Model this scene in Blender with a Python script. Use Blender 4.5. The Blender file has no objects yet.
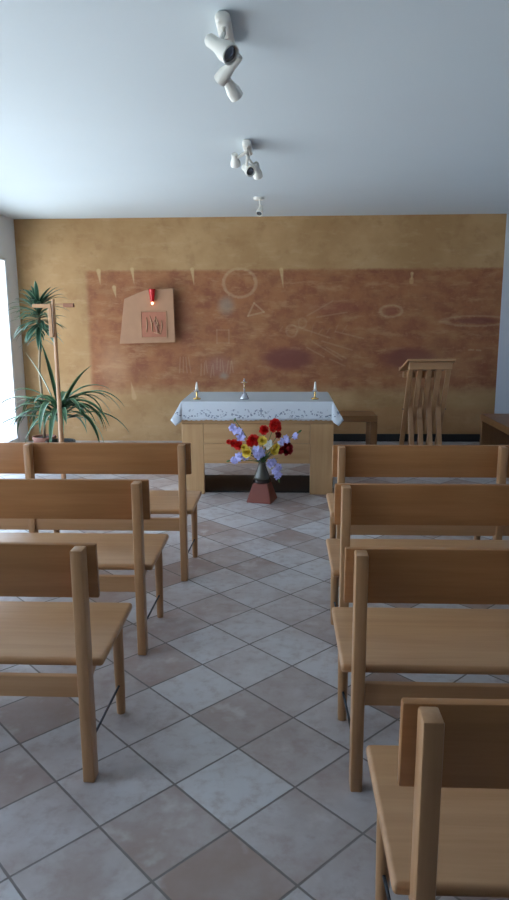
import bpy, bmesh, math, random
from mathutils import Vector, Matrix
random.seed(7)
PI = math.pi
scene = bpy.context.scene
COL = scene.collection

# ------------------------------------------------------------------ helpers
def nmesh(bm, name, mats, parent=None, smooth=False):
    me = bpy.data.meshes.new(name)
    bmesh.ops.recalc_face_normals(bm, faces=bm.faces[:])
    bm.to_mesh(me); bm.free()
    for m in (mats if isinstance(mats, (list, tuple)) else [mats]):
        me.materials.append(m)
    o = bpy.data.objects.new(name, me); COL.objects.link(o)
    if smooth:
        for p in me.polygons: p.use_smooth = True
    if parent is not None: o.parent = parent
    return o

def smooth_angle(o, deg=35):
    me = o.data
    for p in me.polygons: p.use_smooth = True
    bm = bmesh.new(); bm.from_mesh(me)
    for e in bm.edges:
        if len(e.link_faces) == 2 and e.calc_face_angle(0) > math.radians(deg): e.smooth = False
    bm.to_mesh(me); bm.free()
    return o

def thing(name, label, cat, loc=(0, 0, 0), rz=0, group=None):
    o = bpy.data.objects.new(name, None); COL.objects.link(o)
    o.empty_display_size = .1
    o.location = loc; o.rotation_euler = (0, 0, rz)
    o['label'] = label; o['category'] = cat
    if group: o['group'] = group
    return o

def tag(o, label, cat, group=None):
    o['label'] = label; o['category'] = cat
    if group: o['group'] = group
    return o

def structure(o):
    o['kind'] = 'structure'; return o

def box(bm, x0, x1, y0, y1, z0, z1, bev=0., seg=1, M=None):
    b = bmesh.new()
    bmesh.ops.create_cube(b, size=1)
    for v in b.verts:
        v.co = Vector(((x0+x1)/2 + v.co.x*(x1-x0), (y0+y1)/2 + v.co.y*(y1-y0), (z0+z1)/2 + v.co.z*(z1-z0)))
    if bev > 0:
        bmesh.ops.bevel(b, geom=b.edges[:], offset=bev, segments=seg, affect='EDGES', profile=.5)
    merge(bm, b, M)

def merge(bm, b, M=None):
    if M is not None: bmesh.ops.transform(b, matrix=M, verts=b.verts[:])
    me = bpy.data.meshes.new('tmp'); b.to_mesh(me); b.free()
    bm.from_mesh(me); bpy.data.meshes.remove(me)

def frame_from(d):
    d = Vector(d).normalized()
    a = Vector((0, 0, 1)) if abs(d.z) < .9 else Vector((0, 1, 0))
    s = d.cross(a).normalized(); t = s.cross(d).normalized()
    return s, t

def tube(bm, pts, rads, n=10, cap=True):
    pts = [Vector(p) for p in pts]
    if not isinstance(rads, (list, tuple)): rads = [rads]*len(pts)
    rings = []
    for i, p in enumerate(pts):
        d = pts[min(i+1, len(pts)-1)] - pts[max(i-1, 0)]
        s, t = frame_from(d)
        if rings:
            # keep the frame from twisting
            dn = d.normalized(); s = (ps - dn*ps.dot(dn)).normalized(); t = s.cross(dn)
        ps = s
        rings.append([bm.verts.new(p + rads[i]*(math.cos(2*PI*k/n)*s + math.sin(2*PI*k/n)*t)) for k in range(n)])
    for a, b in zip(rings, rings[1:]):
        for k in range(n): bm.faces.new((a[k], a[(k+1) % n], b[(k+1) % n], b[k]))
    if cap:
        bm.faces.new(rings[0][::-1]); bm.faces.new(rings[-1])

def lathe(bm, prof, c=(0, 0, 0), n=24, M=None):
    b = bmesh.new(); rings = []
    for r, z in prof:
        if r < 1e-5: rings.append([b.verts.new((0, 0, z))])
        else: rings.append([b.verts.new((r*math.cos(2*PI*k/n), r*math.sin(2*PI*k/n), z)) for k in range(n)])
    for a, d in zip(rings, rings[1:]):
        for k in range(n):
            k2 = (k+1) % n
            if len(a) == 1 and len(d) > 1: b.faces.new((a[0], d[k], d[k2]))
            elif len(d) == 1 and len(a) > 1: b.faces.new((a[k], a[k2], d[0]))
            elif len(a) > 1: b.faces.new((a[k], a[k2], d[k2], d[k]))
    for r in (rings[0], rings[-1]):
        if len(r) > 1: b.faces.new(r)
    T = Matrix.Translation(c) if M is None else M
    merge(bm, b, T)

def prism(bm, poly, axis, a, b):
    """polygon extruded along an axis: 'x' -> poly is (y,z); 'y' -> (x,z); 'z' -> (x,y)"""
    def P(u, v, w):
        return {'x': (w, u, v), 'y': (u, w, v), 'z': (u, v, w)}[axis]
    A = [bm.verts.new(P(u, v, a)) for u, v in poly]; B = [bm.verts.new(P(u, v, b)) for u, v in poly]
    n = len(poly)
    bm.faces.new(A); bm.faces.new(B[::-1])
    for i in range(n): bm.faces.new((A[i], B[i], B[(i+1) % n], A[(i+1) % n]))

def srgb(r, g, b):
    f = lambda c: (c/255/12.92 if c/255 <= .04045 else ((c/255+.055)/1.055)**2.4)
    return (f(r), f(g), f(b), 1)

# ------------------------------------------------------------------ materials
class N:
    """thin wrapper over a node tree"""
    def __init__(s, name):
        s.m = bpy.data.materials.new(name); s.m.use_nodes = True
        s.t = s.m.node_tree; s.n = s.t.nodes
        s.b = s.n['Principled BSDF']
    def new(s, typ, **kw):
        n = s.n.new(typ)
        for k, v in kw.items(): setattr(n, k, v)
        return n
    def link(s, a, b): s.t.links.new(a, b)
    def put(s, sock, v):
        if isinstance(v, bpy.types.NodeSocket): s.link(v, sock)
        else: sock.default_value = v
    def math(s, op, a, b=None, c=None, clamp=False):
        n = s.new('ShaderNodeMath', operation=op); n.use_clamp = clamp
        for i, v in enumerate((a, b, c)):
            if v is not None: s.put(n.inputs[i], v)
        return n.outputs[0]
    def vmath(s, op, a, b=None, scale=None, out=0):
        n = s.new('ShaderNodeVectorMath', operation=op)
        s.put(n.inputs[0], a)
        if b is not None: s.put(n.inputs[1], b)
        if scale is not None: s.put(n.inputs['Scale'], scale)
        return n.outputs['Value'] if op in ('DOT_PRODUCT', 'LENGTH', 'DISTANCE') else n.outputs[0]
    def ss(s, v, a, b):
        n = s.new('ShaderNodeMapRange', interpolation_type='SMOOTHSTEP')
        s.put(n.inputs[0], v); s.put(n.inputs[1], a); s.put(n.inputs[2], b)
        return n.outputs[0]
    def mix(s, f, a, b):
        n = s.new('ShaderNodeMix', data_type='RGBA')
        s.put(n.inputs[0], f); s.put(n.inputs[6], a); s.put(n.inputs[7], b)
        return n.outputs[2]
    def noise(s, vec, scale, detail=3, rough=.5, out=0):
        n = s.new('ShaderNodeTexNoise')
        if vec is not None: s.link(vec, n.inputs['Vector'])
        n.inputs['Scale'].default_value = scale; n.inputs['Detail'].default_value = detail
        n.inputs['Roughness'].default_value = rough
        return n.outputs[out]
    def obj(s): return s.new('ShaderNodeTexCoord').outputs['Object']
    def mapping(s, vec, scale=(1, 1, 1), loc=(0, 0, 0), rot=(0, 0, 0)):
        n = s.new('ShaderNodeMapping'); s.link(vec, n.inputs[0])
        n.inputs['Location'].default_value = loc; n.inputs['Rotation'].default_value = rot; n.inputs['Scale'].default_value = scale
        return n.outputs[0]
    def color(s, c): s.put(s.b.inputs['Base Color'], c)
    def bump(s, h, strength=.2, dist=.01):
        n = s.new('ShaderNodeBump'); n.inputs['Strength'].default_value = strength; n.inputs['Distance'].default_value = dist
        s.link(h, n.inputs['Height']); s.link(n.outputs[0], s.b.inputs['Normal'])
    def rough(s, r): s.put(s.b.inputs['Roughness'], r)

def plain(name, c, rough=.5, metal=0., var=.12, nscale=12, sub=0.):
    m = N(name)
    f = m.noise(m.obj(), nscale, 3)
    d = tuple(x*(1-var) for x in c[:3]) + (1,)
    l = tuple(min(1, x*(1+var)) for x in c[:3]) + (1,)
    m.color(m.mix(f, d, l)); m.rough(rough)
    m.b.inputs['Metallic'].default_value = metal
    return m.m

def wood(name, light, dark, axis, rough=.30):
    m = N(name)
    sc = {'x': (1.2, 22, 22), 'y': (22, 1.2, 22), 'z': (22, 22, 1.2)}[axis]
    rnd = m.new('ShaderNodeObjectInfo').outputs['Random']
    off = m.new('ShaderNodeCombineXYZ'); m.put(off.inputs[0], m.math('MULTIPLY', rnd, 7.)); m.put(off.inputs[1], m.math('MULTIPLY', rnd, 3.)); m.put(off.inputs[2], m.math('MULTIPLY', rnd, 5.))
    o = m.vmath('ADD', m.obj(), off.outputs[0])
    v = m.mapping(o, sc)
    n1 = m.noise(v, 1.0, 4, .55); n2 = m.noise(m.mapping(o, tuple(x*5 for x in sc)), 1.0, 2)
    n3 = m.noise(o, 2.5, 1)
    f = m.math('ADD', m.math('MULTIPLY', n1, .6), m.math('ADD', m.math('MULTIPLY', n2, .2), m.math('MULTIPLY', n3, .35)))
    m.color(m.mix(m.ss(f, .32, .85), light, dark))
    m.rough(m.math('ADD', rough, m.math('MULTIPLY', n2, .12)))
    m.bump(n2, .05, .002)
    return m.m

W_L, W_D = (.49, .275, .135, 1), (.37, .185, .078, 1)
WB = wood('beech_backrest', (.44, .208, .080, 1), (.32, .136, .045, 1), 'x', .30)
WX = wood('beech_x', W_L, W_D, 'x'); WY = wood('beech_y', W_L, W_D, 'y'); WZ = wood('beech_z', W_L, W_D, 'z')
DX = wood('oak_x', (.25, .12, .046, 1), (.17, .075, .026, 1), 'x'); DZ = wood('oak_z', (.25, .12, .046, 1), (.17, .075, .026, 1), 'z')
AX = wood('altar_wood_x', (.58, .36, .18, 1), (.47, .265, .115, 1), 'x'); AZ = wood('altar_wood_z', (.58, .36, .18, 1), (.47, .265, .115, 1), 'z')
CROSSW = wood('cross_wood', (.44, .24, .12, 1), (.33, .16, .07, 1), 'z')
CROSSR = plain('cross_red_wood', (.30, .12, .06, 1), .45)
STEEL = plain('dark_steel', (.045, .05, .06, 1), .4, .8)
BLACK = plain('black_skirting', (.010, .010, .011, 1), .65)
WHITEP = plain('white_enamel', (.80, .79, .73, 1), .32, 0, .03)
LENS = plain('lamp_glass_dark', (.16, .17, .19, 1), .2, .7)
WINFRAME = plain('window_frame_white', (.75, .77, .78, 1), .4, 0, .04)
BRASS = plain('brass', (.72, .47, .16, 1), .25, 1.)
SILVER = plain('silver', (.55, .55, .6, 1), .25, 1.)
WAX = plain('wax', (.85, .80, .72, 1), .5, 0, .04)
WICK = plain('wick', (.05, .03, .02, 1), .8)
TERRA = plain('terracotta_lacquer', (.19, .042, .024, 1), .5)
OLIVE = plain('olive_glaze', (.085, .08, .06, 1), .25)
DARKGL = plain('dark_glaze', (.03, .02, .018, 1), .25)
STEMG = plain('stem_green', (.07, .16, .05, 1), .55)
LILAC = plain('lilac_petal', (.47, .46, .80, 1), .6, 0, .25, 40)
RED = plain('red_petal', (.72, .025, .02, 1), .55, 0, .25, 40)
DRED = plain('deep_red_petal', (.32, .01, .02, 1), .55, 0, .25, 40)
YELLOW = plain('yellow_petal', (.80, .62, .10, 1), .55, 0, .2, 40)
WPETAL = plain('white_petal', (.8, .8, .78, 1), .55, 0, .08, 40)
POT = plain('clay_pot', (.22, .09, .06, 1), .6)
DPOT = plain('dark_pot', (.04, .045, .045, 1), .45)
SOIL = plain('soil', (.03, .022, .016, 1), .95, 0, .4, 60)
BARK = plain('bark', (.20, .15, .09, 1), .8, 0, .3, 50)
STONE = plain('sandstone', (.42, .225, .125, 1), .75, 0, .10, 9)
STONE_R = plain('sandstone_red', (.40, .145, .08, 1), .7, 0, .18, 20)
STONE_D = plain('sandstone_line', (.33, .14, .09, 1), .7, 0, .15, 20)
REDGLASS = plain('ruby_glass', (.55, .010, .015, 1), .2, 0, .1)

def leaf_material(name, a, b):
    m = N(name); f = m.noise(m.obj(), 9, 2)
    m.color(m.mix(f, a, b)); m.rough(.38)
    return m.m
LEAF = leaf_material('leaf_green', (.018, .065, .035, 1), (.05, .14, .065, 1))
LEAFE = leaf_material('leaf_margin', (.12, .24, .12, 1), (.22, .34, .18, 1))
LEAF2 = leaf_material('dracaena_green', (.012, .05, .035, 1), (.04, .11, .065, 1))
LEAF2E = leaf_material('dracaena_margin', (.10, .20, .13, 1), (.16, .26, .16, 1))

def glow(name, c, s):
    m = N(name); m.color(c); m.b.inputs['Emission Color'].default_value = c
    m.put(m.b.inputs['Emission Strength'], s); return m.m
FLAME = glow('lamp_flame', (1, .45, .25, 1), 6.)

def m_plaster(name, c, bump=.12):
    m = N(name); o = m.obj()
    n = m.noise(o, 1.3, 3); n2 = m.noise(o, 60, 3)
    m.color(m.mix(n, tuple(x*.95 for x in c[:3])+(1,), c)); m.rough(.85); m.bump(n2, bump, .004)
    return m.m
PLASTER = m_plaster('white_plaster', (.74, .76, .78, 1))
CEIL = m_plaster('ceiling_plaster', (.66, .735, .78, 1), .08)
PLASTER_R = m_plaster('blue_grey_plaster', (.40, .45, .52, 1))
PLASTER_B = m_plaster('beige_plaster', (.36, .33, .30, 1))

def m_floor():
    m = N('floor_tiles'); o = m.obj()
    T = .30; c = math.sqrt(.5)
    p = m.vmath('SUBTRACT', o, (-.591, 1.9235, 0))
    u = m.math('DIVIDE', m.vmath('DOT_PRODUCT', p, (c, -c, 0)), T)
    v = m.math('DIVIDE', m.vmath('DOT_PRODUCT', p, (c, c, 0)), T)
    cu = m.math('FLOOR', u); cv = m.math('FLOOR', v)
    cell = m.new('ShaderNodeCombineXYZ'); m.put(cell.inputs[0], cu); m.put(cell.inputs[1], cv)
    wn = m.new('ShaderNodeTexWhiteNoise', noise_dimensions='2D'); m.link(cell.outputs[0], wn.inputs['Vector'])
    def edge(q): # distance in tiles from the nearest joint
        f = m.math('FRACT', q)
        return m.math('MINIMUM', f, m.math('SUBTRACT', 1., f))
    n_e = m.math('MULTIPLY', m.math('SUBTRACT', m.noise(o, 30, 2), .5), .008)
    d = m.math('ADD', m.math('MINIMUM', edge(u), edge(v)), n_e)
    grout = m.ss(d, .018, .009)
    # clouded stoneware: each tile has its own tone plus cloudy blotches
    off = m.vmath('SCALE', wn.outputs['Color'], scale=13.)
    oo = m.vmath('ADD', o, off)
    n1 = m.noise(oo, 5.5, 4, .6); n2 = m.noise(oo, 17, 4, .62)
    r = wn.outputs['Value']
    n0 = m.noise(oo, 2.8, 2, .5)
    f = m.math('ADD', m.math('MULTIPLY', r, .42), m.math('ADD', m.math('MULTIPLY', n1, .45), m.math('MULTIPLY', n0, .55)))
    base = m.mix(m.ss(f, .46, 1.04), (.52, .51, .52, 1), (.29, .205, .175, 1))
    base = m.mix(m.math('MULTIPLY', m.ss(n2, .44, .74), .5), base, (.30, .22, .195, 1))
    base = m.mix(m.math('MULTIPLY', m.ss(n1, .52, .72), .6), base, (.56, .55, .55, 1))
    m.color(m.mix(grout, base, (.17, .15, .14, 1)))
    m.rough(m.math('ADD', m.math('ADD', .30, m.math('MULTIPLY', n2, .2)), m.math('MULTIPLY', grout, .3)))
    h = m.math('ADD', m.math('MULTIPLY', m.math('SUBTRACT', 1., grout), 1.), m.math('MULTIPLY', n2, .25))
    m.bump(h, .35, .003)
    return m.m

def m_mural():
    m = N('mural_plaster'); o = m.obj()
    sep = m.new('ShaderNodeSeparateXYZ'); m.link(o, sep.inputs[0])
    X, Z = sep.outputs[0], sep.outputs[2]
    cmb = m.new('ShaderNodeCombineXYZ'); m.link(X, cmb.inputs[0]); m.link(Z, cmb.inputs[1]); P = cmb.outputs[0]
    big = m.noise(P, 1.4, 4, .6); mid = m.noise(P, 4.5, 4, .62); fine = m.noise(P, 22, 3, .6); smear = m.noise(m.mapping(P, (3, 9, 1)), 1., 4, .65)
    wob = m.math('MULTIPLY', m.math('SUBTRACT', mid, .5), .10)
    wobf = m.math('MULTIPLY', m.math('SUBTRACT', fine, .5), .03)
    # ochre ground
    ochre = m.mix(m.ss(big, .35, .68), (.38, .215, .088, 1), (.47, .29, .135, 1))
    ochre = m.mix(m.math('MULTIPLY', m.ss(mid, .50, .70), .5), ochre, (.32, .165, .065, 1))
    # red-brown field with soft borders
    red = m.mix(m.ss(mid, .36, .66), (.34, .132, .052, 1), (.25, .085, .037, 1))
    red = m.mix(m.math('MULTIPLY', m.ss(smear, .50, .70), .55), red, (.40, .195, .08, 1))
    red = m.mix(m.math('MULTIPLY', m.ss(fine, .55, .75), .25), red, (.46, .25, .13, 1))
    smear2 = m.noise(m.mapping(P, (2.4, 8, 1), rot=(0, 0, .5)), 1., 4, .7)
    red = m.mix(m.math('MULTIPLY', m.ss(smear2, .52, .68), .55), red, (.46, .245, .115, 1))
    red = m.mix(m.math('MULTIPLY', m.ss(smear2, .44, .32), .3), red, (.20, .062, .035, 1))
    ochre = m.mix(m.math('MULTIPLY', m.ss(smear, .52, .70), .35), ochre, (.52, .35, .19, 1))
    xl = m.ss(m.math('ADD', X, wobf), -2.55, -2.47)
    zt = m.ss(m.math('ADD', Z, wobf), 2.215, 2.165)
    zb = m.ss(m.math('ADD', Z, m.math('MULTIPLY', wob, 1.6)), .58, .78)
    field = m.math('MULTIPLY', m.math('MULTIPLY', xl, zt), zb)
    field = m.math('MULTIPLY', field, m.math('ADD', .80, m.math('MULTIPLY', m.ss(big, .3, .6), .2)))
    col = m.mix(field, ochre, red)
    # second warmer band under the field at the right
    low = m.math('MULTIPLY', m.ss(m.math('ADD', Z, wob), .50, .40), m.ss(X, -1.2, 1.4))
    col = m.mix(m.math('MULTIPLY', low, .35), col, (.44, .20, .08, 1))
    def ell(cx, cz, rx, rz):
        a = m.math('DIVIDE', m.math('SUBTRACT', m.math('ADD', X, wobf), cx), rx); b = m.math('DIVIDE', m.math('SUBTRACT', m.math('ADD', Z, wobf), cz), rz)
        return m.math('SQRT', m.math('ADD', m.math('MULTIPLY', a, a), m.math('MULTIPLY', b, b)))
    def blot(c, cx, cz, rx, rz, k, soft=.45):
        nonlocal col
        col = m.mix(m.math('MULTIPLY', m.ss(ell(cx, cz, rx, rz), 1+soft*.5, 1-soft), k), col, c)
    DK = (.17, .045, .035, 1)
    blot(DK, .06, 1.08, .36, .16, .85); blot(DK, 1.60, 1.08, .36, .15, .8); blot(DK, 2.42, 1.545, .30, .045, .7)
    blot((.24, .07, .04, 1), 1.355, 1.672, .10, .055, .7); blot((.30, .30, .24, 1), -.73, 1.75, .11, .12, .45, .8)
    blot((.27, .11, .10, 1), -.83, .98, .20, .14, .55, .8); blot((.30, .30, .24, 1), -.77, .86, .06, .05, .5, .8)
    blot((.24, .06, .045, 1), .62, 1.72, .40, .10, .35, .8); blot((.24, .07, .05, 1), -1.28, 1.55, .15, .35, .35, .8)
    blot((.50, .30, .16, 1), -2.2, 1.0, .22, .30, .40, .9); blot((.50, .27, .13, 1), 1.95, .95, .5, .22, .25, .9)
    LT = (.54, .37, .21, 1)
    def line(mask, k, c=LT):
        nonlocal col
        col = m.mix(m.math('MULTIPLY', m.math('MULTIPLY', mask, k*.62), m.math('ADD', .35, m.math('MULTIPLY', fine, .9))), col, c)
    def ring(cx, cz, rx, rz, w, k):
        line(m.ss(m.math('ABSOLUTE', m.math('SUBTRACT', ell(cx, cz, rx, rz), 1.)), w*1.5, w*.4), k)
    ring(-.555, 2.03, .205, .175, .10, .75); ring(1.355, 1.672, .135, .072, .16, .65); ring(2.42, 1.545, .40, .062, .16, .55)
    ring(.105, 1.43, .07, .075, .18, .35); ring(.24, 1.53, .05, .06, .2, .3)
    def seg(x0, z0, x1, z1, w, k, c=LT, taper=0.):
        a = Vector((x0, z0, 0)); d = Vector((x1-x0, z1-z0, 0)); L2 = d.length_squared
        pa = m.vmath('SUBTRACT', P, tuple(a))
        t = m.math('MULTIPLY', m.vmath('DOT_PRODUCT', pa, tuple(d)), 1/L2, clamp=True)
        q = m.vmath('SUBTRACT', pa, m.vmath('SCALE', tuple(d), scale=t))
        dist = m.math('ADD', m.vmath('LENGTH', q), m.math('MULTIPLY', wobf, .2))
        if taper: dist = m.math('ADD', dist, m.math('MULTIPLY', t, w*taper))
        line(m.ss(dist, w*1.25, w*.6), k, c)
    # pale drips hanging from the top border
    for x0, z0, x1, z1, w in ((-2.35, 2.19, -2.335, 2.03, .030), (-2.16, 1.985, -2.14, 1.86, .028), (-1.92, 2.21, -1.90, 2.03, .024), (-1.155, 2.20, -1.135, 2.01, .026), (-.03, 2.19, -.005, 1.97, .027), (1.60, 2.13, 1.60, 2.05, .022)):
        seg(x0, z0, x1, z1, w, 1.3, (.58, .41, .20, 1), .9)
    seg(1.597, 2.06, 1.597, 2.025, .028, .9, (.62, .40, .18, 1))
    seg(-1.955, .58, -1.99, .78, .035, .8, (.62, .42, .22, 1), .9)
    # inscribed triangle, square and strokes
    tri = ((-.375, 1.781), (-.453, 1.62), (-.249, 1.669))
    for i in range(3): seg(*tri[i], *tri[(i+1) % 3], .012, .7)
    sq = ((-.855, 1.446), (-.70, 1.445), (-.70, 1.28), (-.855, 1.281))
    for i in range(4): seg(*sq[i], *sq[(i+1) % 4], .010, .35)
    for s in ((.11, 1.504, .593, 1.339), (.364, 1.30, .75, 1.06), (.492, 1.30, .876, 1.186), (.597, 1.07, .791, .983), (.30, 1.22, .52, 1.10), (.55, 1.22, .80, 1.08), (.66, 1.42, 1.02, 1.33), (.42, 1.60, .80, 1.66), (.30, 1.62, .62, 1.80)):
        seg(*s, .010, .42)
    r = random.Random(3)
    for i in range(11):
        x = -1.07 + i*.042; z = .96 + r.uniform(-.05, .05)
        seg(x, z-.07, x+r.uniform(-.02, .03), z+.08, .007, .55)
    for i in range(4):
        x = -1.35 + i*.05; seg(x, .90, x+r.uniform(-.03, .03), 1.10, .008, .4)
    for i in range(9):
        x = -.05+i*.10; seg(x, 1.40+r.uniform(-.04, .04), x+r.uniform(.02, .06), 1.47+r.uniform(-.04, .04), .008, .25)
    for s in ((2.35, 1.182, 2.41, 1.184), (2.45, 1.181, 2.50, 1.176)): seg(*s, .012, .7)
    m.color(col); m.rough(.8); m.bump(m.math('ADD', fine, mid), .25, .006)
    return m.m

def m_cloth():
    m = N('altar_linen'); o = m.obj()
    sep = m.new('ShaderNodeSeparateXYZ'); m.link(o, sep.inputs[0]); X, Y, Z = sep.outputs
    # embroidered swags of small eyelets along the hem (front and sides)
    s = m.math('ADD', X, Y)
    swag = m.math('ABSOLUTE', m.math('SINE', m.math('MULTIPLY', s, PI/.245)))
    zc = m.math('SUBTRACT', .765, m.math('MULTIPLY', swag, .040))
    band = m.ss(m.math('ABSOLUTE', m.math('SUBTRACT', Z, zc)), .016, .011)
    vor = m.new('ShaderNodeTexVoronoi'); m.link(o, vor.inputs['Vector']); vor.inputs['Scale'].default_value = 52
    dots = m.ss(vor.outputs['Distance'], .50, .38)
    eye = m.math('MULTIPLY', band, dots)
    zc2 = m.math('ADD', .778, m.math('MULTIPLY', m.math('SINE', m.math('MULTIPLY', s, 2*PI/.1225)), .012))
    band2 = m.math('MULTIPLY', m.ss(m.math('ABSOLUTE', m.math('SUBTRACT', Z, zc2)), .014, .008), m.ss(m.noise(o, 14, 1), .45, .6))
    eye = m.math('MAXIMUM', eye, m.math('MULTIPLY', m.math('MULTIPLY', band2, dots), .8))
    # small cross worked in the middle of the front
    def bar(cx, hw, z0, z1):
        a = m.ss(m.math('ABSOLUTE', m.math('SUBTRACT', X, cx)), hw*1.2, hw*.8)
        b = m.ss(m.math('ABSOLUTE', m.math('SUBTRACT', Z, (z0+z1)/2)), (z1-z0)/2*1.1, (z1-z0)/2*.9)
        return m.math('MULTIPLY', a, b)
    cross = m.math('MAXIMUM', bar(-.20, .005, .745, .805), bar(-.20, .018, .776, .786))
    eye = m.math('MAXIMUM', eye, cross)
    eye = m.math('MULTIPLY', eye, m.ss(Z, .835, .815))
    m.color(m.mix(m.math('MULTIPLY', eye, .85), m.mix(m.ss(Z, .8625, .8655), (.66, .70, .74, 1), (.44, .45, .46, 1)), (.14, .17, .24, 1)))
    m.rough(.8); m.bump(m.noise(o, 250, 1), .1, .001)
    return m.m

def m_glass():
    m = N('window_glass'); t = m.t
    for n in list(t.nodes): t.nodes.remove(n)
    out = m.new('ShaderNodeOutputMaterial'); mx = m.new('ShaderNodeMixShader'); tr = m.new('ShaderNodeBsdfTransparent'); gl = m.new('ShaderNodeBsdfGlossy'); fr = m.new('ShaderNodeFresnel')
    tr.inputs[0].default_value = (.95, .98, .97, 1); gl.inputs['Roughness'].default_value = .02; fr.inputs[0].default_value = 1.45
    geo = m.new('ShaderNodeNewGeometry')
    t.links.new(m.math('MULTIPLY', fr.outputs[0], m.math('SUBTRACT', 1., geo.outputs['Backfacing'])), mx.inputs[0]); t.links.new(tr.outputs[0], mx.inputs[1]); t.links.new(gl.outputs[0], mx.inputs[2]); t.links.new(mx.outputs[0], out.inputs[0])
    return m.m

FLOOR, MURAL, LINEN, GLASS = m_floor(), m_mural(), m_cloth(), m_glass()

# ------------------------------------------------------------------ the room
XL, XR, YB, YF, H = -3.40, 2.72, -3.20, 8.90, 2.83
def slab(name, b, mat):
    bm = bmesh.new(); box(bm, *b); return structure(nmesh(bm, name, mat))
slab('floor', (XL-.2, XR+.2, YB-.2, YF+.2, -.12, 0), FLOOR)
slab('ceiling', (XL-.2, XR+.2, YB-.2, YF+.2, H, H+.15), CEIL)
slab('wall_front', (XL-.2, XR+.2, YF, YF+.2, 0, H), MURAL)
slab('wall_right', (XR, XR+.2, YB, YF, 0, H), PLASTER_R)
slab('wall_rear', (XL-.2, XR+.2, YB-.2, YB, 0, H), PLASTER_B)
WINS = [(6.35, 8.57), (3.75, 5.95), (.75, 3.2)]
WZ0, WZ1 = .05, 2.33
bm = bmesh.new()
ys = [YB] + [v for w in sorted(WINS) for v in w] + [YF]
for a, b in zip(ys[0::2], ys[1::2]): box(bm, XL-.2, XL, a, b, 0, H)
for a, b in WINS:
    box(bm, XL-.2, XL, a, b, 0, WZ0); box(bm, XL-.2, XL, a, b, WZ1, H)
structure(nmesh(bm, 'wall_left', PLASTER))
for i, (a, b) in enumerate(WINS):
    w = bpy.data.objects.new('window_%d' % (i+1), None); COL.objects.link(w); w.location = (XL-.025, (a+b)/2, WZ0); structure(w)
    hw = (b-a)/2; hh = WZ1-WZ0
    bm = bmesh.new()
    for s in (-1, 1): box(bm, -.02, .02, s*hw-(.03 if s > 0 else 0), s*hw+(.03 if s < 0 else 0), 0, hh, .004)
    box(bm, -.02, .02, -hw+.03, hw-.03, 0, .05, .004); box(bm, -.02, .02, -hw+.03, hw-.03, hh-.03, hh, .004)
    box(bm, -.02, .02, -.03, .03, .05, hh-.03, .004)
    nmesh(bm, 'window_frame', WINFRAME, w)
    for s in (-1, 1):
        bm = bmesh.new(); y0, y1 = sorted((s*.03, s*(hw-.03))); box(bm, -.004, .004, y0, y1, .05, hh-.03)
        nmesh(bm, 'pane', GLASS, w)
bm = bmesh.new(); box(bm, -.30, XR, YF-.015, YF, 0, .10, .003)
structure(nmesh(bm, 'baseboard_front', BLACK))

# ------------------------------------------------------------------ pews
def make_pew():
    t = thing('pew', '', 'pew')
    posts = [-.94, 0., .94]; hw = .94+.021
    for x in posts:
        bm = bmesh.new(); box(bm, x-.021, x+.021, -.026, .034, 0, .862, .006, 2); smooth_angle(nmesh(bm, 'rear_post', WZ, t))
    bm = bmesh.new()
    M = Matrix.Translation((0, .051, .863)) @ Matrix.Rotation(math.radians(3.0), 4, 'X')
    box(bm, -hw-.028, hw+.028, -.012, .012, -.198, 0, .006, 2, M)
    smooth_angle(nmesh(bm, 'backrest', WB, t))
    bm = bmesh.new(); box(bm, -hw-.034, hw+.034, .036, .525, .413, .445, .013, 4)
    smooth_angle(nmesh(bm, 'seat', WX, t), 60)
    bm = bmesh.new()
    for a, b in zip(posts, posts[1:]): box(bm, a+.02, b-.02, -.011, .011, .322, .403, .003)
    nmesh(bm, 'rear_rail', WX, t)
    for x in posts:
        lx = x*(1+.012/.94)
        bm = bmesh.new()
        tube(bm, [(lx, .418, 0), (lx, .418, .02), (lx, .418, .25), (lx, .418, .414)], [.017, .0185, .0215, .022], 16)
        smooth_angle(nmesh(bm, 'front_leg', WZ, t))
        bm = bmesh.new()
        poly = [(.034, .413), (.034, .335)] + [(.034+.03*(1-math.cos(a)) + .0, .335+.038*math.sin(a)) for a in (PI/8, PI/4, 3*PI/8)] + [(.10, .385), (.30, .393), (.402, .395), (.402, .413)]
        prism(bm, poly, 'x', x-.0125, x+.0125)
        nmesh(bm, 'side_rail', WY, t)
        bm = bmesh.new(); tube(bm, [(x, .03, .13), (lx, .405, .13)], .005, 8)
        smooth_angle(nmesh(bm, 'stretcher_rod', STEEL, t))
    return t

def dup(root, label, loc, rz=0):
    r = root.copy(); COL.objects.link(r); r.location = loc; r.rotation_euler = (0, 0, rz); r['label'] = label
    for ch in list(root.children):
        c = ch.copy(); COL.objects.link(c); c.parent = r
    return r

pew0 = make_pew(); pew0['group'] = 'wooden pews facing the altar'
PEWS = [  # aisle-side post x, y, side (-1 left), label
    (-.684, 2.157, -1, 'beech pew left of the aisle, the nearest one on that side, post in full view'),
    (-.684, 3.085, -1, 'beech pew left of the aisle, middle one of three, behind the nearest left pew'),
    (-.613, 4.040, -1, 'beech pew left of the aisle, farthest from the camera, in front of the green plants'),
    (.345, 3.990, 1, 'beech pew right of the aisle, just before the slatted lectern, farthest of its side'),
    (.286, 3.025, 1, 'beech pew right of the aisle, second one back from the slatted lectern'),
    (.256, 2.140, 1, 'beech pew right of the aisle, third one back from the lectern'),
    (.288, 1.216, 1, 'beech pew at the lower right corner, closest to the camera, cut off by the frame'),
]
first = True
for px, py, s, lab in PEWS:
    loc = (px + s*.94, py, 0)
    if first: pew0.location = loc; pew0['label'] = lab; first = False
    else: dup(pew0, lab, loc)

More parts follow.
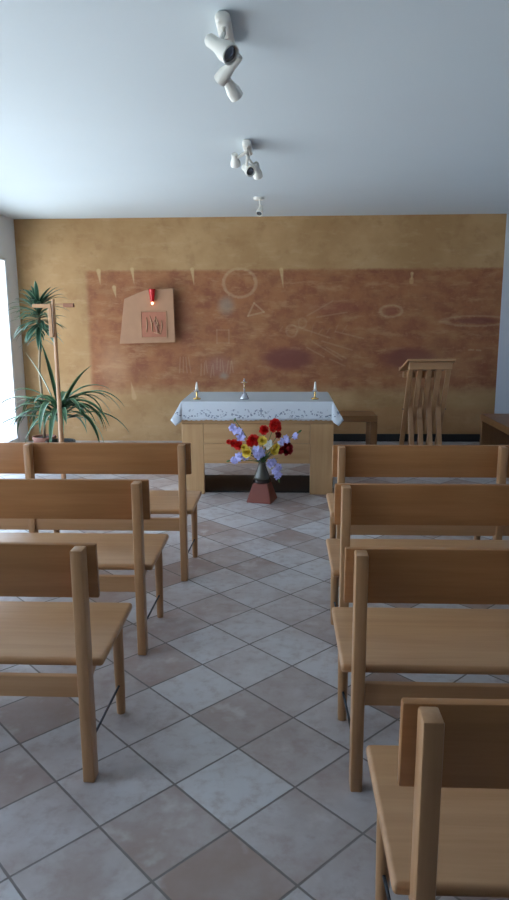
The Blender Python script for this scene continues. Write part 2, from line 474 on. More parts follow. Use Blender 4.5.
# ------------------------------------------------------------------ altar
A0, A1, AY0, AY1, AZT = -.925, .455, 6.15, 6.90, .862
alt = thing('altar', 'pale wooden altar table open at its foot, under a white lace cloth', 'altar', ((A0+A1)/2, 6.5, 0))
def al(x): return x-(A0+A1)/2
def ay(y): return y-6.5
ox0, ox1 = -.728, .246
for (a, b) in ((A0, ox0), (ox1, A1)):
    bm = bmesh.new(); box(bm, al(a), al(b), ay(AY0), ay(AY0+.06), 0, .66, .003)
    nmesh(bm, 'front_panel', AZ, alt)
for x in (A0+.0, A1-.06):
    bm = bmesh.new(); box(bm, al(x), al(x+.06), ay(AY0+.062), ay(AY1), 0, AZT-.045, .003); nmesh(bm, 'side_panel', AZ, alt)
bm = bmesh.new(); box(bm, al(ox0+.002), al(ox1-.002), ay(AY0), ay(AY0+.06), .292, .478, .002); nmesh(bm, 'front_board', AX, alt)
bm = bmesh.new(); box(bm, al(ox0+.002), al(ox1-.002), ay(AY0), ay(AY0+.06), .4805, .66, .002); nmesh(bm, 'front_board', AX, alt)
bm = bmesh.new(); box(bm, al(A0), al(A1), ay(AY0), ay(AY0+.06), .6625, AZT-.045, .002); nmesh(bm, 'front_board', AX, alt)
bm = bmesh.new(); box(bm, al(A0+.06), al(A1-.06), ay(AY1-.04), ay(AY1), .30, AZT-.045, .002); nmesh(bm, 'back_panel', AX, alt)
bm = bmesh.new(); box(bm, al(A0), al(A1), ay(AY0), ay(AY1), AZT-.044, AZT, .003); nmesh(bm, 'top', AX, alt)
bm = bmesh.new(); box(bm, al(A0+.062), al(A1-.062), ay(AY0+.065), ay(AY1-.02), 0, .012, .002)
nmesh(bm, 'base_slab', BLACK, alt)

# linen cloth: flat top, hanging front/back, flared sides with pointed corner folds
def altar_cloth():
    bm = bmesh.new()
    x0, x1, y0, y1 = A0+.004, A1-.012, AY0-.016, AY1+.012; zt = AZT+.004
    drop_f, drop_s = .165, .155
    # perimeter samples: (x, y, outward, drop, flare)
    per = []
    def edge(xa, ya, xb, yb, out, n, drop):
        L = math.hypot(xb-xa, yb-ya)
        for i in range(n):
            f = i/n; s = f*L
            e = min(s, L-s)                       # distance from the nearest corner
            scal = .007*abs(math.sin(PI*s/.045)) + .006*abs(math.sin(PI*s/.245))
            per.append((xa+(xb-xa)*f, ya+(yb-ya)*f, out, drop - .004 + scal, 0.004+.003*math.sin(s*17)))
    def corner(x, y, a0):
        # the loose corner of the cloth hangs as a pointed fold standing out from the edge
        for k, (fl, dr, da) in enumerate(((.012, .170, 0.), (.03, .188, .2), (.068, .214, .5), (.098, .165, .8), (.088, .155, 1.))):
            a = a0 + da*PI/2
            per.append((x, y, (math.cos(a), math.sin(a)), dr, fl))
    edge(x0, y0, x1, y0, (0, -1), 200, drop_f)
    corner(x1, y0, -PI/2)
    ys_ = 40
    for i in range(1, ys_):
        f = i/ys_; per.append((x1, y0+(y1-y0)*f, (1, 0), drop_s+.006*abs(math.sin(f*40)), .088-.06*math.sin(PI*f)))
    per += [(x1, y1, (1, 0), .155, .088), (x1, y1, (.85, .5), .165, .098), (x1, y1, (.5, .85), .21, .068), (x1, y1, (0, 1), .17, .012)]
    edge(x1, y1, x0, y1, (0, 1), 60, .12)
    per += [(x0, y1, (0, 1), .17, .012), (x0, y1, (-.5, .85), .21, .068), (x0, y1, (-.85, .5), .165, .098), (x0, y1, (-1, 0), .155, .088)]
    for i in range(ys_-1, 0, -1):
        f = i/ys_; per.append((x0, y0+(y1-y0)*f, (-1, 0), drop_s+.006*abs(math.sin(f*40)), .088-.06*math.sin(PI*f)))
    n0 = len(per)
    for k, (fl, dr, da) in enumerate(((.088, .155, 1.), (.098, .165, .8), (.068, .214, .5), (.03, .188, .2), (.012, .170, 0.))):
        a = -PI/2 - da*PI/2
        per.append((x0, y0, (math.cos(a), math.sin(a)), dr, fl))
    R = []
    rows = (0., .03, .12, .3, .5, .7, .85, 1.)
    for x, y, o, d, fl in per:
        L = math.hypot(*o); o = (o[0]/L, o[1]/L)
        col = []
        for t in rows:
            w = .004*min(1, t*12) + fl*t**1.1
            col.append(bm.verts.new((x+o[0]*w, y+o[1]*w, zt - d*t - .0015*min(1, t*30))))
        R.append(col)
    n = len(R)
    for i in range(n):
        a, b = R[i], R[(i+1) % n]
        for k in range(len(rows)-1):
            try: bm.faces.new((a[k], b[k], b[k+1], a[k+1]))
            except ValueError: pass
    bm.faces.new([c[0] for c in R])
    bmesh.ops.remove_doubles(bm, verts=bm.verts[:], dist=.0004)
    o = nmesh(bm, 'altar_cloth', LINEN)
    smooth_angle(o, 50)
    sm = o.modifiers.new('thickness', 'SOLIDIFY'); sm.thickness = .0015; sm.offset = 1
    return o
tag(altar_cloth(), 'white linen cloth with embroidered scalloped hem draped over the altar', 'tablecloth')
CT = AZT+.0062

def candlestick(x, y, label):
    t = thing('candlestick', label, 'candlestick', (x, y, CT), 0, 'candlesticks on the altar')
    bm = bmesh.new(); lathe(bm, [(.0, 0), (.034, 0), (.036, .006), (.028, .012), (.010, .018), (.007, .03), (.009, .045), (.007, .055), (.010, .068), (0, .068)]); nmesh(bm, 'foot', BRASS, t, True)
    bm = bmesh.new(); lathe(bm, [(0, .068), (.016, .068), (.030, .076), (.031, .080), (.014, .077), (0, .077)]); nmesh(bm, 'drip_plate', SILVER, t, True)
    bm = bmesh.new(); lathe(bm, [(0, .077), (.015, .077), (.013, .10), (.006, .155), (.003, .160), (0, .161)]); nmesh(bm, 'candle', WAX, t, True)
    bm = bmesh.new(); tube(bm, [(0, 0, .160), (.001, 0, .166), (.003, 0, .172)], .0016, 6); nmesh(bm, 'wick', WICK, t)
candlestick(-.797, 6.285, 'small brass candlestick with white candle on the left end of the altar cloth')
candlestick(.29, 6.285, 'small brass candlestick with white candle on the right end of the altar cloth')
t = thing('crucifix', 'small silver standing crucifix on stepped base left of the altar middle', 'crucifix', (-.357, 6.285, CT))
bm = bmesh.new(); lathe(bm, [(0, 0), (.040, 0), (.041, .012), (.034, .018), (.033, .030), (.024, .036), (.022, .05), (.009, .062), (0, .062)]); nmesh(bm, 'base', SILVER, t, True)
bm = bmesh.new(); box(bm, -.006, .006, -.004, .004, .058, .190, .001); box(bm, -.026, .026, -.0035, .0035, .150, .160, .001); nmesh(bm, 'cross', SILVER, t)
bm = bmesh.new()
tube(bm, [(0, -.008, .095), (.001, -.008, .12), (0, -.008, .145)], [.0025, .004, .005], 8); tube(bm, [(-.022, -.006, .159), (0, -.008, .146), (.022, -.006, .159)], .0022, 6)
lathe(bm, [(0, -.006), (.005, -.002), (.005, .003), (0, .007)], (0, -.009, .155), 8)
nmesh(bm, 'corpus', BRASS, t, True)

# ------------------------------------------------------------------ vase, pedestal, flowers
PX, PY = -.187, 5.94
bm = bmesh.new()
b = bmesh.new(); bmesh.ops.create_cube(b, size=1)
for v in b.verts:
    s = .115 if v.co.z < 0 else .066
    v.co = Vector((math.copysign(s, v.co.x), math.copysign(s, v.co.y), .0 if v.co.z < 0 else .168))
bmesh.ops.bevel(b, geom=b.edges[:], offset=.006, segments=2, affect='EDGES')
merge(bm, b, Matrix.Rotation(math.radians(-14), 4, 'Z'))
o = smooth_angle(nmesh(bm, 'vase_stand', TERRA)); o.location = (PX, PY, 0)
tag(o, 'red-brown tapered square stand on the floor before the altar, under the flower vase', 'stand')
t = thing('vase', 'dark olive flared vase full of flowers on the red-brown stand', 'vase', (PX, PY, .168))
bm = bmesh.new()
lathe(bm, [(0, .034), (.074, .034), (.070, .055), (.050, .105), (.034, .150), (.031, .175), (.040, .198), (.046, .210), (.040, .208), (.028, .18), (.028, .16), (0, .158)]); nmesh(bm, 'body', OLIVE, t, True)
bm = bmesh.new(); lathe(bm, [(0, .0), (.070, .0), (.079, .006), (.080, .030), (.072, .034), (0, .034)]); smooth_angle(nmesh(bm, 'foot', DARKGL, t))

def petal(bm, M, L, w, curl, cup=.25, n=5):
    """one curved petal starting at the origin of M, growing along +x and up z"""
    prev = None
    for i in range(n+1):
        f = i/n
        ww = w*math.sin(PI*(.12+.80*f))**.8
        x = L*f*math.cos(curl*f); z = L*f*math.sin(curl*f)
        row = [bm.verts.new(M @ Vector((x, ww*k, z + cup*abs(k)*ww))) for k in (-1, -.5, 0, .5, 1)]
        if prev:
            for a in range(4): bm.faces.new((prev[a], prev[a+1], row[a+1], row[a]))
        prev = row

def aim(p, d, roll=0.):
    q = Vector(d).normalized().to_track_quat('Z', 'Y').to_matrix().to_4x4()
    return Matrix.Translation(p) @ q @ Matrix.Rotation(roll, 4, 'Z')

def bloom(name, mat, p, d, r, kind, parent):
    bm = bmesh.new(); M = aim(p, d, random.random()*6)
    if kind == 'star':       # open six-petalled blossom
        for k in range(6):
            petal(bm, M @ Matrix.Rotation(k*PI/3, 4, 'Z') @ Matrix.Rotation(-.05 if k % 2 else -.35, 4, 'Y'), r, r*.36, -.35)
        lathe(bm, [(0, -.5*r), (.10*r, -.45*r), (.2*r, .0), (0, .25*r)], M=M, n=8)
    elif kind == 'rose':     # layered bowl of petals
        for L, k_n, tilt in ((1., 7, -.15), (.85, 6, -.65), (.62, 5, -1.0), (.42, 4, -1.25)):
            for k in range(k_n):
                petal(bm, M @ Matrix.Rotation(k*2*PI/k_n + L*5, 4, 'Z') @ Matrix.Rotation(tilt, 4, 'Y'), r*L, r*.48*L, .35, .3)
        lathe(bm, [(0, -.3*r), (.25*r, -.25*r), (.3*r, .0), (0, .3*r)], M=M, n=8)
    elif kind == 'carn':     # ruffled ball
        for j in range(22):
            a = j*2.4; z = 1-2*(j+.5)/30
            d2 = Matrix.Rotation(a, 4, 'Z') @ Matrix.Rotation(-math.asin(max(-1, min(1, z)))+random.uniform(-.2, .2), 4, 'Y')
            petal(bm, M @ d2, r, r*.40, .3, .6, 4)
    elif kind == 'bud':
        lathe(bm, [(0, -r), (.35*r, -.6*r), (.45*r, 0), (.25*r, .7*r), (0, r)], M=M, n=10)
    o = nmesh(bm, name, mat, parent, True)
    return o

def flower(name, label, cat, tip, blooms, stem_r=.003, group='silk flowers in the vase'):
    """stem from the vase neck to the tip; blooms = [(offset from the vase neck, facing, radius, kind, material)]"""
    base = Vector((PX, PY, .168+.165))
    t = thing(name, label, cat, base, 0, group)
    tip = Vector(tip) - base
    h = Vector((tip.x*.12, tip.y*.12, min(.06, abs(tip.z)*.5)+.03))
    bm = bmesh.new()
    j = Vector((random.uniform(-.012, .012), random.uniform(-.012, .012), -.0))
    pts = [j]
    for i in range(1, 9):
        f = i/8; pts.append((1-f)**2*j + 2*f*(1-f)*h + f*f*tip)
    tube(bm, pts, stem_r, 7); nmesh(bm, 'stem', STEMG, t, True)
    for p, d, r, kind, mat in blooms:
        bloom('blossom' if kind != 'bud' else 'bud', mat, Vector(p)-base, d, r, kind, t)
    return t

YF_ = PY-.05
def spray(label, pts, tip, rr, mat=LILAC):
    bl = []
    for i, p in enumerate(pts):
        r = rr*(1-.10*i)
        for k in range(3):
            q = Vector(p)+Vector((random.uniform(-.022, .022), random.uniform(-.02, .02), random.uniform(-.022, .022)))
            bl.append((q, (random.uniform(-.7, .7), -1., random.uniform(-.2, .7)), r, 'star', mat))
    bl.append((tip, (Vector(tip)-Vector(pts[-1])), .02, 'bud', STEMG))
    flower('flower_spray', label, 'flower', tip, bl)
spray('lilac flower spray with green tip rising highest on the left side of the vase', [(-.355, YF_, .585), (-.40, YF_-.01, .625), (-.435, YF_-.01, .665)], (-.42, YF_, .735), .040)
spray('pale lilac flower spray drooping left, lowest on the left side of the vase', [(-.345, YF_-.02, .415), (-.40, YF_-.03, .40), (-.445, YF_-.03, .390)], (-.48, YF_-.03, .375), .042)
spray('violet flower spray reaching up to the right of the vase', [(-.01, YF_, .535), (.045, YF_, .570), (.105, YF_, .605)], (.145, YF_, .635), .034)
spray('violet flower spray hanging down on the right side of the vase', [(-.105, YF_-.04, .355), (-.06, YF_-.05, .305), (-.04, YF_-.05, .245)], (-.035, YF_-.05, .205), .038)
flower('flower', 'large lilac blossom in the middle of the bouquet, over the vase neck', 'flower', (-.215, YF_-.06, .455),
       [((-.235, YF_-.07, .475), (-.3, -1, .2), .050, 'star', LILAC), ((-.195, YF_-.07, .460), (.3, -1, .1), .050, 'star', LILAC), ((-.215, YF_-.075, .435), (0, -1, -.2), .045, 'star', LILAC)])
def single(label, p, r, mat, kind, extra=(), d=(0, -1, .4), name='flower'):
    bl = [(p, (d[0]+(p[0]-PX)*2, d[1], d[2]), r, kind, mat)]
    for q in extra: bl.append((q[:3], (0, -1, .3), q[3], kind, mat))
    flower(name, label, 'flower', p, bl)
single('red flower stem pointing out to the far left of the bouquet', (-.385, YF_, .512), .050, RED, 'carn', ((-.43, YF_, .527, .038), (-.475, YF_, .540, .024)), (-.6, -1, .2))
single('red blossom left of the bouquet top, above the yellow flower', (-.255, YF_-.02, .560), .055, RED, 'carn', ((-.285, YF_-.02, .535, .04),))
single('small round red blossom at the top of the bouquet, left of the highest one', (-.168, YF_, .645), .046, RED, 'carn')
single('highest red blossom, on top of the bouquet right of centre', (-.073, YF_, .695), .054, RED, 'carn', ((-.045, YF_, .665, .035), (-.085, YF_, .655, .034)))
single('dark red blossom at the right of the bouquet, under the violet spray', (.025, YF_-.01, .483), .064, DRED, 'carn', ((-.02, YF_-.01, .470, .04),), (.5, -1, .1))
single('small dark red bud between highest red blossom and violet spray', (-.045, YF_+.02, .600), .032, DRED, 'carn')
single('yellow blossom at the lower left of the bouquet, beside the lilac blossom', (-.305, YF_-.05, .455), .056, YELLOW, 'rose', ((-.335, YF_-.05, .50, .035),), (-.3, -1, .3))
single('yellow blossom at the upper middle of the bouquet', (-.18, YF_-.04, .555), .048, YELLOW, 'rose')
single('yellow blossom at the right of the bouquet, beside the white flower', (-.085, YF_-.05, .475), .050, YELLOW, 'rose', ((-.055, YF_-.04, .505, .034),), (.3, -1, .3))
single('white blossom among the yellow flowers of the bouquet', (-.122, YF_-.05, .525), .048, WPETAL, 'star')

# foliage tuft of the bouquet
def ribbon(bm, p0, d0, L, w, droop, n=12, edge=True, fold=.25, side_bias=0.):
    """an arching strap leaf: two long edges, fold along the midrib, tapered to a point"""
    p = Vector(p0); d = Vector(d0).normalized(); prev = None; st = L/n
    for i in range(n+1):
        f = i/n
        side = d.cross(Vector((0, 0, 1)))
        side = side.normalized() if side.length > 1e-3 else Vector((1, 0, 0))
        up = side.cross(d).normalized()
        ww = w*(.55+.45*min(1, f*4))*(1-max(0, (f-.45)/.55)**1.8)+.0006
        row = [bm.verts.new(p + side*ww*k + up*fold*abs(k)*ww) for k in (-1, -.72, 0, .72, 1)]
        if prev:
            for a in range(4):
                fc = bm.faces.new((prev[a], prev[a+1], row[a+1], row[a])); fc.material_index = 1 if (edge and a in (0, 3)) else 0
        prev = row
        p = p + d*st
        d = (d + Vector((0, 0, -1))*droop*st*(.4+1.2*f)).normalized()
t = thing('greenery_sprig', 'dark green sprig of leaves in the vase between the blossoms', 'foliage', (PX, PY, .333), 0, 'silk flowers in the vase')
bm = bmesh.new()
for k in range(16):
    a = k*2*PI/16+.2; ribbon(bm, (0, 0, .0), (math.cos(a)*.8, math.sin(a)*.6-.1, .8+.3*math.sin(k*3)), random.uniform(.12, .22), .012, 4., 8, False)
nmesh(bm, 'leaves', STEMG, t, True)

# ------------------------------------------------------------------ lectern
t = thing('lectern', 'slatted wooden lectern with crossed legs and sloping top, right of the altar', 'lectern', (1.533, 7.5, 0))
def bar3(bm, a, b, wx, wd):
    a, b = Vector(a), Vector(b); L = (b-a).length
    M = Matrix.Translation((a+b)/2) @ (b-a).to_track_quat('Z', 'X').to_matrix().to_4x4()
    # X of the bar frame follows world Y here, so the wide side is put on its Y
    d = (b-a).normalized(); y = Vector((1, 0, 0)); x = y.cross(d).normalized()
    R = Matrix((x, y, d)).transposed().to_4x4(); M = Matrix.Translation((a+b)/2) @ R
    box(bm, -wd/2, wd/2, -wx/2, wx/2, -L/2, L/2, .003, 1, M)
for i in range(5):
    x = -.198+.099*i
    bm = bmesh.new(); bar3(bm, (x, -.215, 1.10), (x, .26, .012), .050, .034); nmesh(bm, 'slat', WZ, t)
for i in range(4):
    x = -.1485+.099*i
    bm = bmesh.new(); bar3(bm, (x, .15, 1.005), (x, -.25, .012), .050, .034); nmesh(bm, 'slat', WZ, t)
bm = bmesh.new(); box(bm, -.2215, .2215, -.258, -.227, 1.062, 1.138, .003); nmesh(bm, 'front_rail', WX, t)
bm = bmesh.new(); box(bm, -.21, .21, .168, .198, .94, 1.005, .003); nmesh(bm, 'back_rail', WX, t)
bm = bmesh.new(); tube(bm, [(-.235, -.005, .615), (.235, -.005, .615)], .007, 10); nmesh(bm, 'pivot_rod', STEEL, t)
bm = bmesh.new(); M = Matrix.Translation((0, -.01, 1.090)) @ Matrix.Rotation(math.radians(-15), 4, 'X')
box(bm, -.245, .25, -.275, .275, -.012, .012, .004, 2, M); box(bm, -.245, .25, .250, .275, .012, .032, .003, 1, M)
nmesh(bm, 'reading_board', WX, t)

# ------------------------------------------------------------------ bench by the mural and side table
t = thing('bench', 'plain dark wooden bench with panel legs by the mural, behind the altar', 'bench', (.40, 8.2, 0))
bm = bmesh.new(); box(bm, -.70, .70, -.22, .22, .395, .47, .004); nmesh(bm, 'seat', DX, t)
for x in (-.70, .62):
    bm = bmesh.new(); box(bm, x, x+.08, -.215, .215, 0, .394, .004); nmesh(bm, 'leg', DZ, t)
t = thing('side_table', 'low dark wooden table with thick top standing by the right wall', 'table', (2.49, 7.3, 0))
bm = bmesh.new(); box(bm, -.215, .215, -.66, .66, .425, .50, .004); nmesh(bm, 'table_top', DX, t)
for y in (-.65, .60):
    bm = bmesh.new(); box(bm, -.21, .21, y, y+.05, 0, .424, .004); nmesh(bm, 'leg', DZ, t)

# ------------------------------------------------------------------ tabernacle plate and sanctuary lamp on the mural
t = thing('wall_tabernacle', 'irregular sandstone plate with a square red relief, fixed on the left of the mural', 'tabernacle', (-1.72, YF-.12, 1.6))
poly = [(-2.006, 1.839), (-1.79, 1.925), (-1.735, 1.945), (-1.383, 1.966), (-1.372, 1.295), (-2.086, 1.280)]
bm = bmesh.new(); prism(bm, [(x+1.72, z-1.6) for x, z in poly], 'y', -.015, .015)
bmesh.ops.bevel(bm, geom=[e for e in bm.edges], offset=.004, segments=1, affect='EDGES')
nmesh(bm, 'plate', STONE, t)
bm = bmesh.new(); box(bm, -.22, .22, .015, .118, -.22, .22, .004); nmesh(bm, 'wall_box', STONE_D, t)
bm = bmesh.new()
cx, cz, s = .082, -.08, .155
box(bm, cx-s, cx+s, -.021, -.0152, cz-s, cz+s, .002); nmesh(bm, 'door', STONE_R, t)
bm = bmesh.new()
for a, b in ((-s-.012, -s), (s, s+.012)):
    box(bm, cx+a, cx+b, -.026, -.0155, cz-s-.012, cz+s+.012, .002); box(bm, cx-s, cx+s, -.026, -.0155, cz+a, cz+b, .002)
nmesh(bm, 'door_frame', STONE, t)
bm = bmesh.new()   # low relief of plain strokes on the door
for (xa, za, xb, zb, r) in ((-.09, .09, -.10, -.10, .010), (-.05, .11, -.02, -.09, .012), (.03, .08, .06, -.07, .012), (.10, .05, .085, -.11, .010), (-.02, .02, .03, .10, .010), (.0, -.10, .09, -.12, .009), (.02, -.03, .05, .03, .016)):
    tube(bm, [(cx+xa, -.022, cz+za), (cx+(xa+xb)/2+.01, -.027, cz+(za+zb)/2), (cx+xb, -.022, cz+zb)], [r*.5, r, r*.5], 8)
nmesh(bm, 'relief', STONE, t, True)
bm = bmesh.new()
for (xa, za, xb, zb, r) in ((.01, .06, .05, -.10, .022), (.045, .03, .05, -.02, .02)):
    tube(bm, [(cx+xa, -.020, cz+za), (cx+xb, -.022, cz+zb)], [r*.6, r], 8)
nmesh(bm, 'relief', STONE_D, t, True)
t = thing('sanctuary_lamp', 'small red tapered lamp with a glowing tip on the sandstone plate', 'lamp', (-1.642, YF-.175, 1.80))
bm = bmesh.new(); lathe(bm, [(0, 0), (.022, 0), (.026, .02), (.041, .150), (.043, .156), (.034, .153), (0, .135)]); nmesh(bm, 'lamp_cup', REDGLASS, t, True)
bm = bmesh.new(); lathe(bm, [(0, -.036), (.010, -.030), (.014, -.018), (.011, -.004), (0, 0)]); nmesh(bm, 'bulb', FLAME, t, True)
bm = bmesh.new(); box(bm, -.006, .006, .022, .0385, .06, .09, .001); nmesh(bm, 'bracket', BRASS, t)

# ------------------------------------------------------------------ processional cross
CX, CY = -2.060, 6.20
t = thing('processional_cross', 'tall slim wooden processional cross on a pole standing before the left plants', 'cross', (CX, CY, 0))
bm = bmesh.new(); lathe(bm, [(0, 0), (.13, 0), (.135, .008), (.13, .02), (.03, .03), (.024, .08), (0, .08)]); smooth_angle(nmesh(bm, 'base', STEEL, t))
bm = bmesh.new(); tube(bm, [(0, 0, .07), (0, 0, .55), (.0, 0, 1.30), (.0, 0, 1.775)], [.024, .022, .017, .013], 12); smooth_angle(nmesh(bm, 'pole', CROSSW, t))
bm = bmesh.new(); box(bm, -.180, -.014, -.040, -.014, 1.702, 1.735, .003); box(bm, -.040, -.008, -.042, -.015, 1.44, 1.702, .003)
nmesh(bm, 'front_arm', WX, t)
bm = bmesh.new(); box(bm, -.03, .10, .013, .030, 1.725, 1.738, .002); nmesh(bm, 'crossbar', CROSSW, t)
bm = bmesh.new(); box(bm, .085, .180, .002, .040, 1.705, 1.740, .003); nmesh(bm, 'arm_end', CROSSR, t)

# ------------------------------------------------------------------ plants
def pot(t, r, h, mat):
    bm = bmesh.new(); lathe(bm, [(0, 0), (r*.72, 0), (r*.95, h*.85), (r, h*.86), (r, h), (r*.90, h), (r*.88, h*.88), (0, h*.87)]); smooth_angle(nmesh(bm, 'pot', mat, t))
    bm = bmesh.new(); lathe(bm, [(0, h*.88), (r*.86, h*.88), (r*.7, h*.91), (0, h*.92)]); nmesh(bm, 'soil', SOIL, t, True)
rng = random.Random(11)
t = thing('potted_plant', 'potted plant with long arching striped leaves, behind the farthest left pew', 'plant', (-2.42, 7.25, 0))
pot(t, .16, .30, DPOT)
bm = bmesh.new(); tube(bm, [(0, 0, .27), (.01, 0, .45), (.0, 0, .70)], [.03, .026, .03], 10); nmesh(bm, 'stem', BARK, t, True)
bm = bmesh.new()
# the leaves the photograph shows: (heading x, heading y, rise, length, droop)
LV = [(.55, -.25, 1.05, .74, 1.2), (-.25, .1, 1.3, .72, .8), (-.42, -.1, 1.2, .70, .9), (.75, -.1, .75, .86, 2.6), (.95, .1, .45, .84, 2.4), (.9, -.3, .35, .72, 3.0), (.8, .2, .75, .80, 3.4), (.45, -.5, .55, .62, 3.6),
      (-.9, .05, .75, .82, 2.6), (-.95, -.2, .35, .84, 2.2), (-.8, .3, .55, .76, 3.2), (-.7, -.5, .35, .66, 3.4), (-.55, -.2, .80, .66, 3.6), (.3, -.6, .3, .52, 3.4), (-.25, -.7, .3, .55, 3.3), (.15, .8, .6, .6, 2.4), (-.3, .75, .65, .65, 2.6), (.6, .5, .7, .7, 2.5)]
for k in range(44):
    a = rng.uniform(0, 2*PI); LV.append((math.cos(a)*.9, math.sin(a)*.7, rng.uniform(.0, .9), rng.uniform(.42, .74), rng.uniform(3.2, 6.5)))
for hx, hy, hz, L, dr in LV:
    ribbon(bm, (hx*.025, hy*.025, .50+rng.uniform(0, .20)), (hx, hy, hz), L, rng.uniform(.024, .036), dr, 18, True, .35)
nmesh(bm, 'leaves', [LEAF, LEAFE], t, True)
t = thing('potted_dracaena', 'tall potted dracaena with a leafy crown on a thin bare stem in the left corner', 'plant', (-2.90, 8.10, 0))
pot(t, .14, .20, POT)
bm = bmesh.new(); tube(bm, [(0, 0, .17), (.01, 0, .5), (-.01, .0, 1.0), (.03, 0, 1.4), (.025, 0, 1.74)], [.018, .016, .015, .015, .02], 10); nmesh(bm, 'stem', BARK, t, True)
bm = bmesh.new()
for k in range(80):
    a = rng.uniform(0, 2*PI); zz = 1.50+.27*k/79
    up = -.45+1.75*(k/79)**1.1
    ribbon(bm, (.025+math.cos(a)*.01, math.sin(a)*.01, zz), (math.cos(a), math.sin(a), up+rng.uniform(-.15, .15)), rng.uniform(.26, .42), rng.uniform(.020, .030), rng.uniform(1.5, 4.5), 10, True, .3)
nmesh(bm, 'leaves', [LEAF2, LEAF2E], t, True)
bm = bmesh.new()
for k in range(14):
    a = rng.uniform(0, 2*PI); zz = 1.36+.13*k/13
    ribbon(bm, (.03, 0, zz), (math.cos(a), math.sin(a), rng.uniform(-.5, .2)), rng.uniform(.20, .30), .013, rng.uniform(2, 4), 10, True, .3)
nmesh(bm, 'lower_leaves', [LEAF2, LEAF2E], t, True)

# ------------------------------------------------------------------ ceiling spotlights
def spot_head(t, tail, tip, r):
    """a round lamp housing from its back end to its lens, in the coordinates of its fixture"""
    tail, tip = Vector(tail), Vector(tip); L = (tip-tail).length
    M = Matrix.Translation(tail) @ (tip-tail).to_track_quat('Z', 'Y').to_matrix().to_4x4()
    bm = bmesh.new()
    lathe(bm, [(0, 0), (r*.52, 0), (r*.64, L*.06), (r*.68, L*.40), (r*.80, L*.55), (r, L*.72), (r, L), (r*.86, L), (r*.80, L*.93), (0, L*.92)], M=M, n=28)
    h = smooth_angle(nmesh(bm, 'lamp_head', WHITEP, t))
    bm = bmesh.new(); lathe(bm, [(0, L*.925), (r*.79, L*.925), (r*.7, L*.955), (r*.3, L*.945), (0, L*.97)], M=M, n=24)
    nmesh(bm, 'lens', LENS, h, True)
def arm(t, pts, r=.010):
    bm = bmesh.new(); tube(bm, pts, r, 10); smooth_angle(nmesh(bm, 'arm', WHITEP, t))
def bar_spot(label, loc, y1, heads):
    t = thing('ceiling_spotlight', label, 'spotlight', loc, 0, 'white spotlights on the ceiling')
    bm = bmesh.new(); box(bm, -.032, .032, 0, y1, -.05, 0, .024, 5); smooth_angle(nmesh(bm, 'base', WHITEP, t), 60)
    for tail, tip, r, ay_ in heads:
        mid = Vector(tail)*.62 + Vector(tip)*.38
        arm(t, [(0, ay_, -.04), (0, ay_, -.075), (mid.x*.6, (ay_+mid.y)/2, (mid.z-.075)/2-.01), mid], .011)
        spot_head(t, tail, tip, r)
def rel(p, o): return tuple(a-b for a, b in zip(p, o))
o1 = (-.250, 3.03, H)
bar_spot('large white three-headed spotlight bar on the ceiling, nearest the camera', o1, .36, [
    (rel((-.305, 3.02, 2.715), o1), rel((-.210, 2.95, 2.632), o1), .040, .05),
    (rel((-.195, 3.25, 2.730), o1), rel((-.290, 3.335, 2.660), o1), .031, .18),
    (rel((-.285, 3.43, 2.715), o1), rel((-.225, 3.52, 2.645), o1), .034, .32)])
o2 = (-.262, 5.08, H)
bar_spot('white spotlight cluster in the middle of the ceiling, between the other two', o2, .34, [
    (rel((-.350, 5.15, 2.745), o2), rel((-.345, 5.21, 2.680), o2), .036, .06),
    (rel((-.300, 5.44, 2.715), o2), rel((-.245, 5.36, 2.665), o2), .038, .17),
    (rel((-.210, 5.40, 2.735), o2), rel((-.195, 5.48, 2.650), o2), .036, .29)])
t = thing('ceiling_spotlight', 'small single white spotlight on a thin arm, close to the mural', 'spotlight', (-.262, 7.50, H), 0, 'white spotlights on the ceiling')
bm = bmesh.new(); lathe(bm, [(0, 0), (.055, 0), (.055, -.02), (.045, -.028), (0, -.028)]); smooth_angle(nmesh(bm, 'base', WHITEP, t))
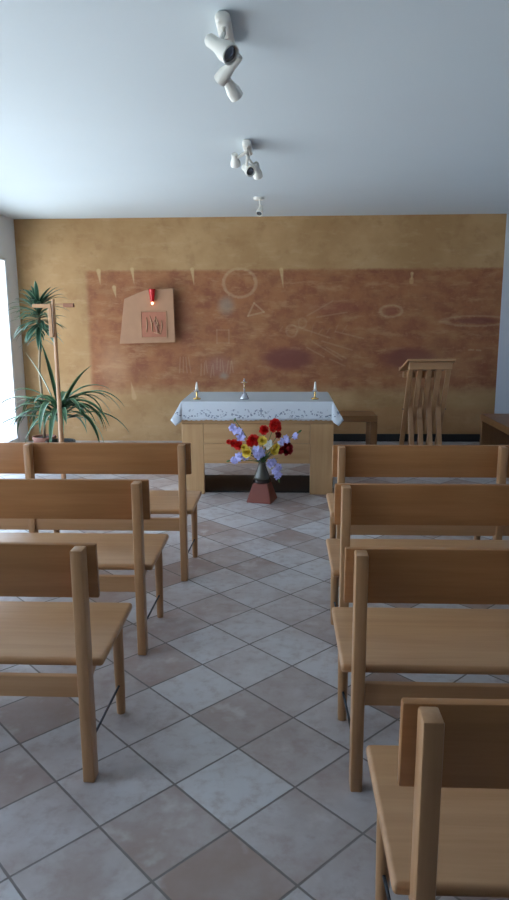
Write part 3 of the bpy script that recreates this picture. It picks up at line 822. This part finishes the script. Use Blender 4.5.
arm(t, [(.01, 0, -.026), (.012, 0, -.07), (.02, 0, -.105)], .007)
spot_head(t, (.025, .02, -.085), (.005, -.05, -.172), .036)

# ------------------------------------------------------------------ daylight
w = bpy.data.worlds.new('sky'); scene.world = w; w.use_nodes = True
nt = w.node_tree; bg = nt.nodes['Background']
tc = nt.nodes.new('ShaderNodeTexCoord'); sp = nt.nodes.new('ShaderNodeSeparateXYZ'); nt.links.new(tc.outputs['Generated'], sp.inputs[0])
mr = nt.nodes.new('ShaderNodeMapRange'); mr.interpolation_type = 'SMOOTHSTEP'; nt.links.new(sp.outputs[2], mr.inputs[0]); mr.inputs[1].default_value = -.25; mr.inputs[2].default_value = .12
mx = nt.nodes.new('ShaderNodeMix'); mx.data_type = 'RGBA'; nt.links.new(mr.outputs[0], mx.inputs[0])
mx.inputs[6].default_value = (.88, .92, 1.0, 1); mx.inputs[7].default_value = (.66, .775, 1.0, 1)
nt.links.new(mx.outputs[2], bg.inputs['Color']); bg.inputs['Strength'].default_value = 6.0

# ------------------------------------------------------------------ camera
F, PITCH, ROLL, YAW = 686.19, math.radians(11.0571), math.radians(-.30), math.radians(2.4376)
fw = Vector((-math.sin(YAW)*math.cos(PITCH), math.cos(YAW)*math.cos(PITCH), -math.sin(PITCH)))
r = Vector((math.cos(YAW), math.sin(YAW), 0)); u = r.cross(fw)
r2 = math.cos(ROLL)*r + math.sin(ROLL)*u; u2 = -math.sin(ROLL)*r + math.cos(ROLL)*u
cd = bpy.data.cameras.new('camera'); cam = bpy.data.objects.new('camera', cd); COL.objects.link(cam)
M = Matrix((r2, u2, -fw)).transposed().to_4x4(); M.translation = (0, 0, 1.6206); cam.matrix_world = M
cd.sensor_width = 36; cd.lens = 36*F/900; cd.clip_start = .05
scene.camera = cam
vs = scene.view_settings
vs.view_transform = 'Standard'; vs.look = 'None'; vs.gamma = 1; vs.exposure = 0.35; vs.use_curve_mapping = False
scene.cycles.max_bounces = 10; scene.cycles.diffuse_bounces = 6; scene.cycles.caustics_reflective = False; scene.cycles.caustics_refractive = False
